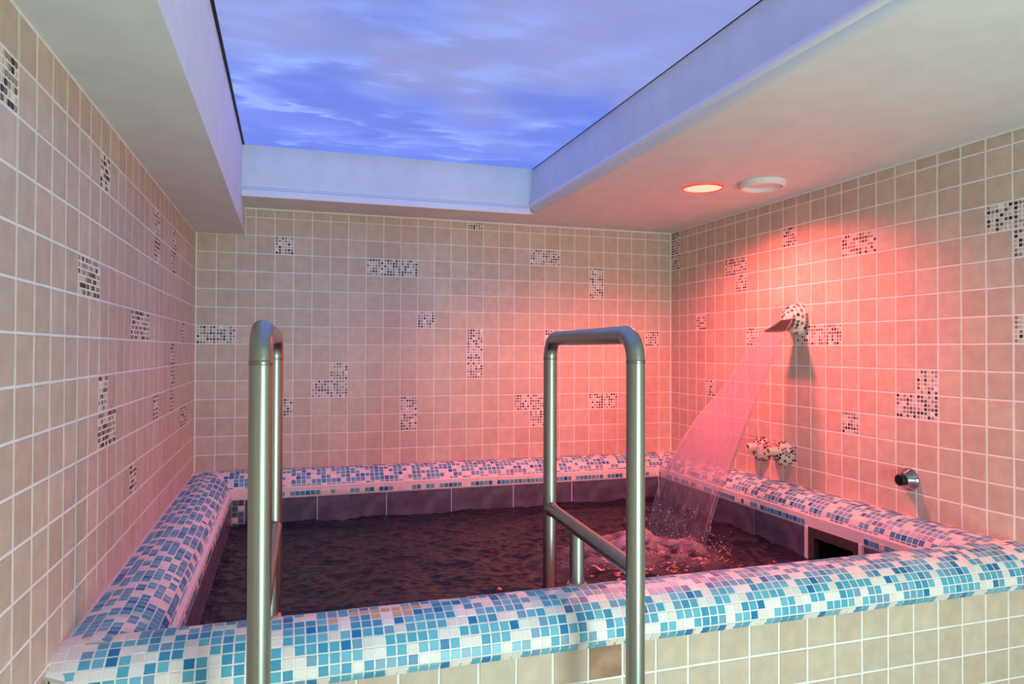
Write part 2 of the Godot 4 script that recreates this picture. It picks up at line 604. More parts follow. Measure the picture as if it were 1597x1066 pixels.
# lays bevelled tiles: the 300 that show largest are parts of their own, the others share one mesh; insets are fields of tesserae
func lay(wall: Node, cells: Array, place: Callable, basis: Basis, tile_mats := "beige_tile_", special := {}) -> void:
	var shown := []
	for i in cells.size():
		var e: Array = cells[i]
		if e[4]:
			continue
		var mid: Vector3 = place.call((e[0] + e[1]) / 2, (e[2] + e[3]) / 2)
		var p := pixel(mid)
		var size := 0.0
		if p.x > -30 and p.x < 1627 and p.y > -30 and p.y < 1096:
			var q := pixel(place.call(e[0], e[2]))
			var s := pixel(place.call(e[1], e[3]))
			size = absf((s.x - q.x) * (s.y - q.y))
		if size > 60.0:
			shown.append([size, i])
	shown.sort_custom(func(a, b): return a[0] > b[0])
	var single := {}
	for k in mini(300, shown.size()):
		single[shown[k][1]] = true
	var rest := MB.new()
	var d := 0.014 * S
	for i in cells.size():
		var e: Array = cells[i]
		var mid: Vector3 = place.call((e[0] + e[1]) / 2, (e[2] + e[3]) / 2)
		var w: float = (e[1] - e[0] - GAP) * S
		var h: float = (e[3] - e[2] - GAP) * S
		if w < 0.01 or h < 0.01:
			continue
		if e[4]:
			inset(wall, mid, basis, e[1] - e[0], e[3] - e[2])
			continue
		var jit := Basis(basis.z, rng.randf_range(-0.004, 0.004)) * Basis(basis.y, rng.randf_range(-0.006, 0.006)) * Basis(basis.x, rng.randf_range(-0.006, 0.006))
		var t := Transform3D(jit * basis, mid)
		if single.has(i):
			var key := Vector2i(roundi(w * 10000), roundi(h * 10000))
			if not tile_cache.has(key):
				var mb := MB.new()
				mb.slab(Transform3D.IDENTITY, w, h, d, 0.02 * S)
				tile_cache[key] = mb.mesh()
			var m: Material = M[special[i]] if special.has(i) else M[tile_mats + str(rng.randi() % 4)]
			put("tile", tile_cache[key], m, wall).transform = t
		else:
			rest.slab(t, w, h, d, 0.02 * S)
	if rest.v.size():
		put("tile_field", rest.mesh(), M[tile_mats + "0"], wall, "stuff")


func inset(wall: Node, mid: Vector3, basis: Basis, w: float, h: float) -> void:
	var mb := MB.new()
	var nx := maxi(1, roundi(w * 6.0))
	var ny := maxi(1, roundi(h * 6.0))
	for i in nx:
		for j in ny:
			if rng.randf() < 0.02:
				continue
			var o := Vector3(((i + 0.5) / nx - 0.5) * (w - 0.03) * S, ((j + 0.5) / ny - 0.5) * (h - 0.03) * S, 0)
			var f := rng.randf()
			var c := Color(0.80, 0.75, 0.68)
			if f < 0.16:
				c = Color(0.20, 0.15, 0.12)
			elif f < 0.34:
				c = Color(0.42, 0.35, 0.29)
			elif f < 0.62:
				c = Color(0.60, 0.53, 0.46)
			mb.col = c.srgb_to_linear()
			var t := Transform3D(basis * Basis(Vector3(0, 0, 1), rng.randf_range(-0.06, 0.06)), mid + basis * o)
			mb.slab(t, 0.118 * S, 0.118 * S, 0.018 * S, 0.012 * S)
	put("mosaic_inset", mb.mesh(), M["mosaic_colours"], wall, "stuff")


# ---------------------------------------------------------------- pool basin, front wall
const PX0 := 2.0
const PX1 := 26.887
const PZ0 := 2.0
const PZ1 := 22.0
const BAND_Y := -15.1

func build_pool() -> void:
	# the tiled wall that carries the front of the coping
	var wf := slab_box("wall_front", self, Vector3(XL, FLOOR_Y, PZ1), Vector3(XR, -14.99, ZF), "grout", "structure")
	var cells := []
	var special := {}
	for m in range(-7, 23):
		for r in range(-1, 7):
			var u0 := maxf(20.343 + m - 14, XL + 0.02)
			var u1 := minf(20.343 + m - 13, XR - 0.02)
			var y1 := -16.007 - r
			if m == 6 and r == -1 or m == -6 and r == -1:
				special[cells.size()] = "stained_tile"
			cells.append([u0, u1, maxf(y1 - 1.0, FLOOR_Y), minf(y1, -14.98) if m > -5 else minf(y1, -14.1), false])
			if r == -1 and m <= -5:
				cells.append([u0, u1, -15.007, -14.2, false])
	lay(wf, cells, func(u: float, y: float) -> Vector3: return at(u, y, ZF), Basis.IDENTITY, "beige_tile_", special)

	var pool := structure("pool_basin", "sunken pool basin lined with grey tiles below the mosaic rim", "pool")
	var mb := MB.new()
	# shell behind the liner on three sides, and the bottom; the front side is the front wall's
	mb.box(at(XL, -27, 0.0), at(PX0 - 0.04, -14.55, PZ1))
	mb.box(at(PX1 + 0.04, -27, 0.0), at(XR, -14.55, 15.15))
	mb.box(at(PX1 + 0.04, -27, 18.25), at(XR, -14.55, PZ1))
	mb.box(at(PX1 + 0.04, -15.08, 15.15), at(XR, -14.55, 18.25))
	mb.box(at(PX0 - 0.04, -27, 0.0), at(PX1 + 0.04, -14.55, PZ0 - 0.04))
	put("shell", mb.mesh(), M["coping_grout"], pool)
	mb = MB.new()
	mb.box(at(PX0 - 0.1, -28, PZ0 - 0.1), at(PX1 + 0.1, -26.5, PZ1 + 0.1))
	mb.box(at(PX0 - 0.1, -27, PZ1 - 0.03), at(PX1 + 0.1, FLOOR_Y, PZ1 + 0.05))
	put("basin_bottom", mb.mesh(), M["pool_dark"], pool)
	# the narrow band of mosaic at the top of the basin wall stands a little proud
	mb = MB.new()
	mb.box(at(PX0 - 0.2, BAND_Y, PZ0 - 0.2), at(PX0 + 0.0, -14.60, PZ1))
	mb.box(at(PX1, BAND_Y, PZ0 - 0.2), at(PX1 + 0.2, -14.60, PZ1))
	mb.box(at(PX0, BAND_Y, PZ0 - 0.2), at(PX1, -14.60, PZ0))
	put("rim_band", mb.mesh(), M["coping_grout"], pool)
	# liner tiles: 37 cm wide, their joints show above the water
	var mb2 := MB.new()
	var joints: Array[float] = [2.62, 6.29, 9.98, 13.65, 17.34, 21.02, 24.7, PX1]
	for i in joints.size() - 1:
		var w := joints[i + 1] - joints[i] - 0.05
		var t := MB.new()
		t.slab(Transform3D.IDENTITY, w * S, 1.9 * S, 0.03 * S, 0.02 * S)
		put("pool_tile", t.mesh(), M["pool_tile"], pool).position = at((joints[i] + joints[i + 1]) / 2, -16.1, PZ0 - 0.03)
	var zz: Array[float] = [PZ0, 4.0, 7.67, 11.35, 15.0]
	var br := Basis(Vector3(0, 0, 1), Vector3(0, 1, 0), Vector3(-1, 0, 0))
	for i in zz.size() - 1:
		var t := MB.new()
		t.slab(Transform3D.IDENTITY, (zz[i + 1] - zz[i] - 0.05) * S, 1.9 * S, 0.03 * S, 0.02 * S)
		put("pool_tile", t.mesh(), M["pool_tile"], pool).transform = Transform3D(br, at(PX1 + 0.03, -16.1, (zz[i] + zz[i + 1]) / 2))
	var tr := MB.new()
	tr.slab(Transform3D.IDENTITY, (PZ1 - 18.4) * S, 1.9 * S, 0.03 * S, 0.02 * S)
	put("pool_tile", tr.mesh(), M["pool_tile"], pool).transform = Transform3D(br, at(PX1 + 0.03, -16.1, (PZ1 + 18.4) / 2))
	var bl := Basis(Vector3(0, 0, -1), Vector3(0, 1, 0), Vector3(1, 0, 0))
	for i in 5:
		var t := MB.new()
		t.slab(Transform3D.IDENTITY, 3.95 * S, 1.9 * S, 0.03 * S, 0.02 * S)
		put("pool_tile", t.mesh(), M["pool_tile"], pool).transform = Transform3D(bl, at(PX0 - 0.03, -16.1, 4.0 + i * 4.0))
	# dark liner below
	mb2.box(at(PX0 - 0.04, -27, PZ0 - 0.04), at(PX0 - 0.03, -17.05, PZ1))
	mb2.box(at(PX1 + 0.03, -27, PZ0 - 0.04), at(PX1 + 0.04, -17.05, PZ1))
	mb2.box(at(PX0, -27, PZ0 - 0.04), at(PX1, -17.05, PZ0 - 0.03))
	put("lower_liner", mb2.mesh(), M["pool_dark"], pool)
	# corner patch of mosaic at the left end of the back liner
	for i in 2:
		for j in 5:
			var t := MB.new()
			t.slab(Transform3D.IDENTITY, 0.27 * S, 0.27 * S, 0.03 * S, 0.02 * S)
			var white := (i == 1 and j == 1) or (i == 0 and j == 3)
			put("mosaic_tile", t.mesh(), M["white_mosaic_0" if white else "pool_tile"], pool).position = at(2.16 + i * 0.3, -15.27 - j * 0.3, PZ0 - 0.02)
	# mosaic row on the rim band
	var field := MB.new()
	var side := [[Vector3(0, 0, 1), PX0, PZ0, PZ1, bl], [Vector3(0, 0, 1), PX1, PZ0, PZ1, br], [Vector3(1, 0, 0), PZ0, PX0, PX1, Basis.IDENTITY]]
	for k in 3:
		var u: float = side[k][2] + 0.15
		while u < side[k][3] - 0.1:
			var skip: bool = (k == 1 and u > 15.0 and u < 18.3) or (k == 2 and u < 3.2) or rng.randf() < 0.10
			if not skip:
				var p := at(side[k][1], -14.93, u) if k < 2 else at(u, -14.93, side[k][1])
				field.col = mosaic_color(rng.randf() < 0.25).srgb_to_linear()
				field.slab(Transform3D(side[k][4], p), 0.225 * S, 0.225 * S, 0.02 * S, 0.012 * S)
			u += 0.26
	put("mosaic_field", field.mesh(), M["mosaic_colours"], pool, "stuff")

	# skimmer opening in the right side
	var sk := thing("skimmer", "dark stone-framed overflow opening in the pool side under the right rim", "skimmer")
	mb = MB.new()
	mb.box(at(PX1 - 0.02, -15.50, 15.25), at(PX1 + 0.25, -15.08, 18.15))
	mb.box(at(PX1 - 0.02, -17.5, 15.25), at(PX1 + 0.25, -15.50, 15.62))
	mb.box(at(PX1 - 0.02, -17.5, 17.85), at(PX1 + 0.25, -15.50, 18.15))
	put("frame", mb.mesh(), M["granite"], sk)
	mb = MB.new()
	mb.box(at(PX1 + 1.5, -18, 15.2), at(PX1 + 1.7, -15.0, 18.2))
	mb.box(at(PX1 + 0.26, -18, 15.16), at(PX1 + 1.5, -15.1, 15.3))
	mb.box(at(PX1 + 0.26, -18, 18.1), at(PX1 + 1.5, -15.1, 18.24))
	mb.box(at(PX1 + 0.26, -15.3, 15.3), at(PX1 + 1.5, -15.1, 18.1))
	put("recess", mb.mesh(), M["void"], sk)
	mb = MB.new()
	mb.box(at(PX1 - 0.03, -17.5, 15.02), at(PX1 + 0.1, -15.1, 15.25))
	put("joint_strip", mb.mesh(), M["coping_grout"], sk)
	mb = MB.new()
	mb.box(at(PX1 - 0.03, -17.5, 18.15), at(PX1 + 0.1, -15.1, 18.32))
	put("joint_strip", mb.mesh(), M["coping_grout"], sk)


# ---------------------------------------------------------------- mosaic coping
func mosaic_index(white: bool) -> String:
	if white:
		return "white_mosaic_%d" % (rng.randi() % 2)
	var f := rng.randf()
	return "blue_mosaic_%d" % (0 if f < 0.34 else 1 if f < 0.58 else 2 if f < 0.76 else 3 if f < 0.88 else 4)


func mosaic_color(white: bool) -> Color:
	return M[mosaic_index(white)].albedo_color


func smooth_profile(raw: Array) -> PackedVector2Array:
	var curve := Curve2D.new()
	for i in raw.size():
		var a: Vector2 = raw[maxi(i - 1, 0)]
		var b: Vector2 = raw[mini(i + 1, raw.size() - 1)]
		var t := (b - a) / 6.0
		curve.add_point(raw[i], -t, t)
	curve.bake_interval = 0.01
	var n := ceili(curve.get_baked_length() / 0.06)
	var out := PackedVector2Array()
	for i in n + 1:
		out.append(curve.sample_baked(curve.get_baked_length() * i / n, true))
	return out


func build_coping() -> void:
	var side_prof := smooth_profile([Vector2(0, -13.93), Vector2(0.3, -13.88), Vector2(0.65, -13.84), Vector2(1.0, -13.86), Vector2(1.3, -13.95), Vector2(1.58, -14.10), Vector2(1.82, -14.32), Vector2(1.93, -14.62)])
	var front_prof := smooth_profile([Vector2(0.0, -14.98), Vector2(0.28, -14.95), Vector2(0.33, -14.80), Vector2(0.31, -14.60), Vector2(0.23, -14.37), Vector2(0.03, -14.14), Vector2(-0.28, -13.96), Vector2(-0.70, -13.86), Vector2(-1.05, -13.86), Vector2(-1.33, -13.93), Vector2(-1.58, -14.05), Vector2(-1.76, -14.24), Vector2(-1.86, -14.6), Vector2(-1.9, -14.99)])
	var c := thing("pool_coping", "rounded pool rim covered in blue and white mosaic running around the water", "pool rim")
	var runs := [
		["front_run", front_prof, XL, XR, func(u: float, d: float, y: float) -> Vector3: return at(u, maxf(y, -14.95 + clampf((1.7 - u) / 1.7, 0, 1) * 0.85) if d > -0.4 else y, ZF + d), Vector3(1, 0, 0), Vector3(0, 0, 1), 0.30],
		["left_run", side_prof, 0.0, 23.35, func(u: float, d: float, y: float) -> Vector3: return at(XL + d, y, u), Vector3(0, 0, 1), Vector3(1, 0, 0), 0.20],
		["right_run", side_prof, 0.0, 23.35, func(u: float, d: float, y: float) -> Vector3: return at(XR - d, y, u), Vector3(0, 0, 1), Vector3(-1, 0, 0), 0.12],
		["back_run", side_prof, XL, XR, func(u: float, d: float, y: float) -> Vector3: return at(u, y, d), Vector3(1, 0, 0), Vector3(0, 0, 1), 0.12],
	]
	var all := []
	for ri in runs.size():
		var e: Array = runs[ri]
		var prof: PackedVector2Array = e[1]
		var place: Callable = e[4]
		var mb := MB.new()
		var nu := ceili((e[3] - e[2]) / 0.4)
		var np := prof.size()
		var base := 0
		for i in nu + 1:
			var u: float = lerpf(e[2], e[3], float(i) / nu)
			for j in np:
				var tg := prof[mini(j + 1, np - 1)] - prof[maxi(j - 1, 0)]
				var nn := (e[6] as Vector3) * -tg.y + Vector3.UP * tg.x
				if nn.dot((e[6] as Vector3) * 0.3 + Vector3.UP) < 0 and ri > 0:
					nn = -nn
				if ri == 0:
					nn = (e[6] as Vector3) * tg.y + Vector3.UP * -tg.x
				mb.vert(place.call(u, prof[j].x, prof[j].y), nn.normalized())
		for i in nu:
			for j in np - 1:
				var a := base + i * np + j
				mb.tri(a, a + 1, a + np + 1)
				mb.tri(a, a + np + 1, a + np)
		var run := put(e[0], mb.mesh(), M["coping_grout"], c)
		# mosaic placements along the run
		var length := 0.0
		var cum := PackedFloat32Array([0.0])
		for j in np - 1:
			length += prof[j].distance_to(prof[j + 1])
			cum.append(length)
		var pitch := 0.26
		var s: float = e[7] if ri == 0 else fmod(length - 0.05, 0.255) + 0.02
		var row := 0
		while s < length - (0.10 if ri == 0 else 0.02):
			var j := 0
			while j < np - 2 and cum[j + 1] < s:
				j += 1
			var f := (s - cum[j]) / (cum[j + 1] - cum[j])
			var pp := prof[j].lerp(prof[j + 1], f)
			var tg := (prof[mini(j + 2, np - 1)] - prof[maxi(j - 1, 0)]).normalized()
			var u: float = e[2] + 0.16 + (0.0 if ri == 0 else rng.randf() * 0.03)
			var left := 0
			var white := false
			while u < e[3] - 0.14:
				if left <= 0:
					white = not white
					left = (1 + rng.randi() % 2) if white else (2 + rng.randi() % 5)
				left -= 1
				var p: Vector3 = place.call(u, pp.x, pp.y)
				var hid := false
				var px := p.x / S
				var pz := p.z / S
				if ri == 0:
					hid = absf(p.y - (pp.y - FLOOR_Y) * S) > 0.0005 or (px < 1.7 and rng.randf() < 0.12) or ((px < 1.5 or px > XR - 1.5) and pz < 23.15)
				elif ri == 3:
					hid = px < 1.3 or px > XR - 1.3
				else:
					hid = pz > 23.2 or pz < 0.25
				if not hid and rng.randf() > 0.012:
					var out: Vector3 = e[6]
					var nn := (out * -tg.y + Vector3.UP * tg.x) if ri > 0 else (out * tg.y - Vector3.UP * tg.x)
					nn = nn.normalized()
					var bu: Vector3 = e[5]
					var bv := nn.cross(bu)
					var t := Transform3D(Basis(bu, bv, nn).rotated(nn, rng.randf_range(-0.03, 0.03)), p - nn * 0.0006)
					var bare := ri == 0 and ((row == 7 and u > 6.2 and u < 7.95) or (row == 6 and u > 6.75 and u < 7.85) or (row == 6 and u > 5.75 and u < 6.0))
					var q := pixel(p)
					var size := 0.0
					var view := (cam.position - p).normalized()
					if q.x > 0 and q.x < 1597 and q.y > 0 and q.y < 1066 and view.dot(nn) > 0.05:
						size = view.dot(nn) / cam.position.distance_squared_to(p)
					all.append([size, ri, t, "adhesive" if bare else mosaic_index(white), run])
				u += pitch
			s += 0.255
			row += 1
	all.sort_custom(func(a, b): return a[0] > b[0])
	var one := MB.new()
	one.slab(Transform3D.IDENTITY, 0.224 * S, 0.220 * S, 0.014 * S, 0.008 * S)
	var piece := one.mesh()
	var rest := []
	for e: Array in runs:
		rest.append(MB.new())
	for i in all.size():
		var e: Array = all[i]
		if i < 300:
			put("mosaic_tile", piece, M[e[3]], e[4]).transform = e[2]
		else:
			var mb: MB = rest[e[1]]
			mb.col = (M[e[3]].albedo_color as Color).srgb_to_linear()
			mb.slab(e[2], 0.224 * S, 0.220 * S, 0.014 * S, 0.008 * S)
	for ri in runs.size():
		put("mosaic_field", rest[ri].mesh(), M["mosaic_colours"], c.get_child(ri), "stuff")


# ---------------------------------------------------------------- water
func wave_height(a: FastNoiseLite, b: FastNoiseLite, x: float, z: float) -> float:
	var dx := x - 20.8
	var dz := z - 13.0
	var r := sqrt(dx * dx + dz * dz)
	var k := 0.55 + 0.9 * exp(-r / 5.0)
	return (a.get_noise_2d(x * 0.7, z * 1.1) * 0.24 + b.get_noise_2d(x * 0.9, z * 1.5) * 0.07 + 0.05 * sin(r * 2.4) * exp(-r / 6.0)) * k


func build_water() -> void:
	var a := FastNoiseLite.new()
	a.seed = 4
	a.frequency = 0.55
	a.fractal_octaves = 3
	var b := FastNoiseLite.new()
	b.seed = 9
	b.frequency = 1.7
	b.fractal_octaves = 2
	var mb := MB.new()
	var nx := 230
	var nz := 190
	for i in nx + 1:
		for j in nz + 1:
			var x := lerpf(PX0, PX1, float(i) / nx)
			var z := lerpf(PZ0, PZ1, float(j) / nz)
			var h := wave_height(a, b, x, z)
			var e := 0.06
			var n := Vector3(-(wave_height(a, b, x + e, z) - h) / e, 1, -(wave_height(a, b, x, z + e) - h) / e).normalized()
			mb.vert(at(x, WATER_Y + h, z), n, Vector2(x, z))
	for i in nx:
		for j in nz:
			var p := i * (nz + 1) + j
			mb.tri(p, p + 1, p + nz + 2)
			mb.tri(p, p + nz + 2, p + nz + 1)
	var w := put("pool_water", mb.mesh(), M["water"], self, "stuff")
	w.set_meta("label", "dark rippling pool water inside the mosaic rim")
	w.set_meta("category", "water")

	# the sheet that falls from the wall spout: a thin slab of water between its far and near edges
	var far_edge := edge_curve([Vector2(27.5, -6.3), Vector2(26.5, -7.38), Vector2(25.15, -9.05), Vector2(23.7, -10.5), Vector2(22.45, -12.15), Vector2(21.75, -13.35), Vector2(21.2, -14.95), Vector2(20.95, -16.4)])
	var near_edge := edge_curve([Vector2(27.5, -6.33), Vector2(26.5, -7.98), Vector2(25.8, -9.48), Vector2(25.1, -10.97), Vector2(24.35, -12.73), Vector2(23.75, -13.9), Vector2(23.25, -15.3), Vector2(22.85, -16.5)])
	var st := FastNoiseLite.new()
	st.seed = 31
	st.frequency = 1.0
	st.fractal_octaves = 3
	mb = MB.new()
	var ns := 90
	var nt := 44
	for face in 2:
		for i in ns + 1:
			var s := float(i) / ns
			var pl: Vector2 = far_edge.sample_baked(far_edge.get_baked_length() * s, true)
			var pr: Vector2 = near_edge.sample_baked(near_edge.get_baked_length() * s, true)
			for j in nt + 1:
				var t := float(j) / nt
				var pq := pl.lerp(pr, t)
				var z := lerpf(11.45, 13.05, t)
				var edge := absf(t - 0.5) * 2.0
				var thick := 0.03 + 0.05 * pow(edge, 6.0)
				var rip := st.get_noise_2d(t * 14.0, s * 2.0) * 0.05 * (0.2 + s)
				var off := (thick if face == 0 else -thick) + rip
				# streaks run down the fall, thicker (whiter) at the two edges and frayed near the bottom
				var streak := st.get_noise_2d(t * 26.0 + 50.0, s * 2.2)
				var fine := st.get_noise_2d(t * 60.0 + 9.0, s * 7.0)
				var al := 0.36 + 0.10 * streak + 0.08 * fine + 0.55 * pow(edge, 30.0) + 0.12 * smoothstep(0.35, 0.6, s) - 0.34 * smoothstep(0.64, 0.76, s)
				if s > 0.6:
					al += smoothstep(0.62, 1.0, s) * 0.5 * maxf(0.0, fine + streak * 0.8)
				mb.col = Color(1, 1, 1, clampf(al, 0.03, 0.85))
				var tang: Vector2 = (far_edge.sample_baked(far_edge.get_baked_length() * minf(s + 0.02, 1.0), true) - far_edge.sample_baked(far_edge.get_baked_length() * maxf(s - 0.02, 0.0), true)).normalized()
				var nrm := Vector3(-tang.y, tang.x, 0)
				if nrm.y < 0:
					nrm = -nrm
				var p := at(pq.x, pq.y, z) + nrm * off * S
				mb.vert(p, nrm if face == 0 else -nrm, Vector2(t, s))
	for face in 2:
		for i in ns:
			for j in nt:
				var p := face * (ns + 1) * (nt + 1) + i * (nt + 1) + j
				mb.tri(p, p + 1, p + nt + 2)
				mb.tri(p, p + nt + 2, p + nt + 1)
	var wf := put("waterfall", mb.mesh(), M["falling_water"], self)
	wf.set_meta("label", "clear sheet of water arching from the wall spout down into the pool")
	wf.set_meta("category", "waterfall")

	# churned foam where it lands
	var fz := FastNoiseLite.new()
	fz.seed = 15
	fz.frequency = 1.1
	fz.fractal_octaves = 4
	mb = MB.new()
	var nr := 46
	var na := 120
	for i in nr + 1:
		for j in na:
			var r := float(i) / nr
			var t := TAU * j / na
			var rr := r * (1.0 + 0.22 * fz.get_noise_2d(cos(t) * 1.5, sin(t) * 1.5))
			var x := 19.9 + cos(t) * rr * 4.4 - 0.9 * rr
			var z := 13.7 + sin(t) * rr * 3.3
			var n0 := fz.get_noise_2d(x * 0.35, z * 0.45)
			var n1 := fz.get_noise_2d(x * 0.9 + 40.0, z * 1.6)
			var h := maxf(0.0, (1.0 - r * r)) * (0.80 + 0.7 * n0) + 0.16 * n1 * (1.0 - r) + 0.03
			mb.col = Color(1, 1, 1, clampf((1.0 - r) * 1.2 * (0.5 + 0.8 * n1 + 0.8 * n0), 0.0, 0.7))
			mb.vert(at(x, WATER_Y + maxf(h, -0.1) + 0.04, z), Vector3.UP)
	for i in nr:
		for j in na:
			var p := i * na + j
			var q := i * na + (j + 1) % na
			mb.tri(p, q, q + na)
			mb.tri(p, q + na, p + na)
	smooth_normals(mb)
	var foam := put("splash_foam", mb.mesh(), M["foam"], self, "stuff")
	foam.set_meta("label", "white churned foam where the falling sheet hits the pool")
	foam.set_meta("category", "foam")
	# flying droplets
	var drop := MB.new()
	lathe(drop, Vector3.ZERO, Vector3.UP, [Vector2(-1, 0.01), Vector2(-0.7, 0.7), Vector2(0, 1), Vector2(0.7, 0.7), Vector2(1, 0.01)], 8)
	var mm := MultiMesh.new()
	mm.transform_format = MultiMesh.TRANSFORM_3D
	mm.mesh = drop.mesh()
	mm.instance_count = 340
	for i in 340:
		var ang := rng.randf() * TAU
		var rr := sqrt(rng.randf())
		var hh := pow(rng.randf(), 2.0) * 2.2
		var p := at(21.4 + cos(ang) * rr * 2.6, WATER_Y + 0.15 + hh * (1.1 - rr * 0.6), 13.0 + sin(ang) * rr * 2.4)
		var k := rng.randf_range(0.0007, 0.0022)
		mm.set_instance_transform(i, Transform3D(Basis.from_euler(Vector3(rng.randf() * 0.6, 0, rng.randf() * 0.6)).scaled(Vector3(k, k * rng.randf_range(1.0, 2.4), k)), p))
	var dm := MultiMeshInstance3D.new()
	dm.multimesh = mm
	dm.material_override = M["foam_drop"] if M.has("foam_drop") else mat("foam_drop", Color(0.9, 0.9, 0.92), 0.6)
	dm.set_meta("kind", "stuff")
	dm.set_meta("label", "fine droplets splashing up around the foot of the falling water")
	dm.set_meta("category", "spray")
	name_in(dm, "water_spray", self)


func smooth_normals(mb: MB) -> void:
	var acc := PackedVector3Array()
	acc.resize(mb.v.size())
	for i in range(0, mb.ix.size(), 3):
		var g := (mb.v[mb.ix[i + 2]] - mb.v[mb.ix[i]]).cross(mb.v[mb.ix[i + 1]] - mb.v[mb.ix[i]])
		for k in 3:
			acc[mb.ix[i + k]] += g
	for i in acc.size():
		if acc[i].length() > 0:
			mb.n[i] = acc[i].normalized()


func edge_curve(raw: Array) -> Curve2D:
	var c := Curve2D.new()
	for i in raw.size():
		var a: Vector2 = raw[maxi(i - 1, 0)]
		var b: Vector2 = raw[mini(i + 1, raw.size() - 1)]
		c.add_point(raw[i], -(b - a) / 6.0, (b - a) / 6.0)
	c.bake_interval = 0.05
	return c


# ---------------------------------------------------------------- handrails
func build_handrails() -> void:
	handrail("bent steel tube handrail seen almost end-on in front of the left part of the rim", Vector2(4.26, 27.15), Vector2(4.40, 20.1))
	handrail("bent steel tube handrail seen from the side, standing nearer the falling water", Vector2(12.27, 26.8), Vector2(12.74, 20.1))


func handrail(label: String, f: Vector2, r: Vector2) -> void:
	var t := thing("handrail", label, "handrail", "steel handrails over the pool rim")
	var rad := 0.215 * S
	var top := -6.92
	var bend := 0.62
	var d := (r - f).normalized()
	var mb := MB.new()
	var path := PackedVector3Array()
	var weld_y := top - bend
	for i in 13:
		var a := PI / 2 * i / 12.0
		var q := f + d * bend * (1.0 - cos(a))
		path.append(at(q.x, weld_y + bend * sin(a), q.y))
	for i in 13:
		var a := PI / 2 * (1.0 - i / 12.0)
		var q := r - d * bend * (1.0 - cos(a))
		path.append(at(q.x, weld_y + bend * sin(a), q.y))
	tube(mb, path, rad, 32, false)
	put("top_rail", mb.mesh(), M["steel"], t)
	for e: Array in [["front_post", f, FLOOR_Y], ["rear_post", r, -24.0]]:
		mb = MB.new()
		tube(mb, PackedVector3Array([at(e[1].x, weld_y, e[1].y), at(e[1].x, (weld_y + e[2]) / 2, e[1].y), at(e[1].x, e[2], e[1].y)]), rad, 32)
		put(e[0], mb.mesh(), M["steel"], t)
		mb = MB.new()
		lathe(mb, at(e[1].x, weld_y, e[1].y), Vector3.UP, [Vector2(-0.006, rad * 0.98), Vector2(-0.003, rad * 1.03), Vector2(0.002, rad * 1.03), Vector2(0.005, rad * 0.98)])
		put("weld_ring", mb.mesh(), M["weld"], t)
	mb = MB.new()
	var a0 := f + d * 0.1
	var b0 := r - d * 0.1
	tube(mb, PackedVector3Array([at(a0.x, -12.27, a0.y), at((a0.x + b0.x) / 2, -12.3, (a0.y + b0.y) / 2), at(b0.x, -12.32, b0.y)]), rad * 0.92, 32)
	put("cross_bar", mb.mesh(), M["steel"], t)
	var m := f.lerp(r, (f.y - 22.75) / (f.y - r.y))
	mb = MB.new()
	tube(mb, PackedVector3Array([at(m.x, -12.4, m.y), at(m.x, -13.2, m.y), at(m.x, -13.93, m.y)]), rad * 0.95, 32)
	put("prop", mb.mesh(), M["steel"], t)
	mb = MB.new()
	lathe(mb, at(m.x, -13.95, m.y), Vector3.UP, [Vector2(0, rad * 1.35), Vector2(0.010, rad * 1.3), Vector2(0.013, rad * 1.0)])
	put("base_collar", mb.mesh(), M["adhesive"], t)
	mb = MB.new()
	lathe(mb, at(b0.x, -12.32, b0.y) , at(a0.x, -12.27, a0.y).direction_to(at(b0.x, -12.32, b0.y)), [Vector2(-0.02, rad * 0.9), Vector2(-0.016, rad * 1.04), Vector2(-0.008, rad * 1.04), Vector2(-0.004, rad * 0.95)])
	put("weld_ring", mb.mesh(), M["weld"], t)


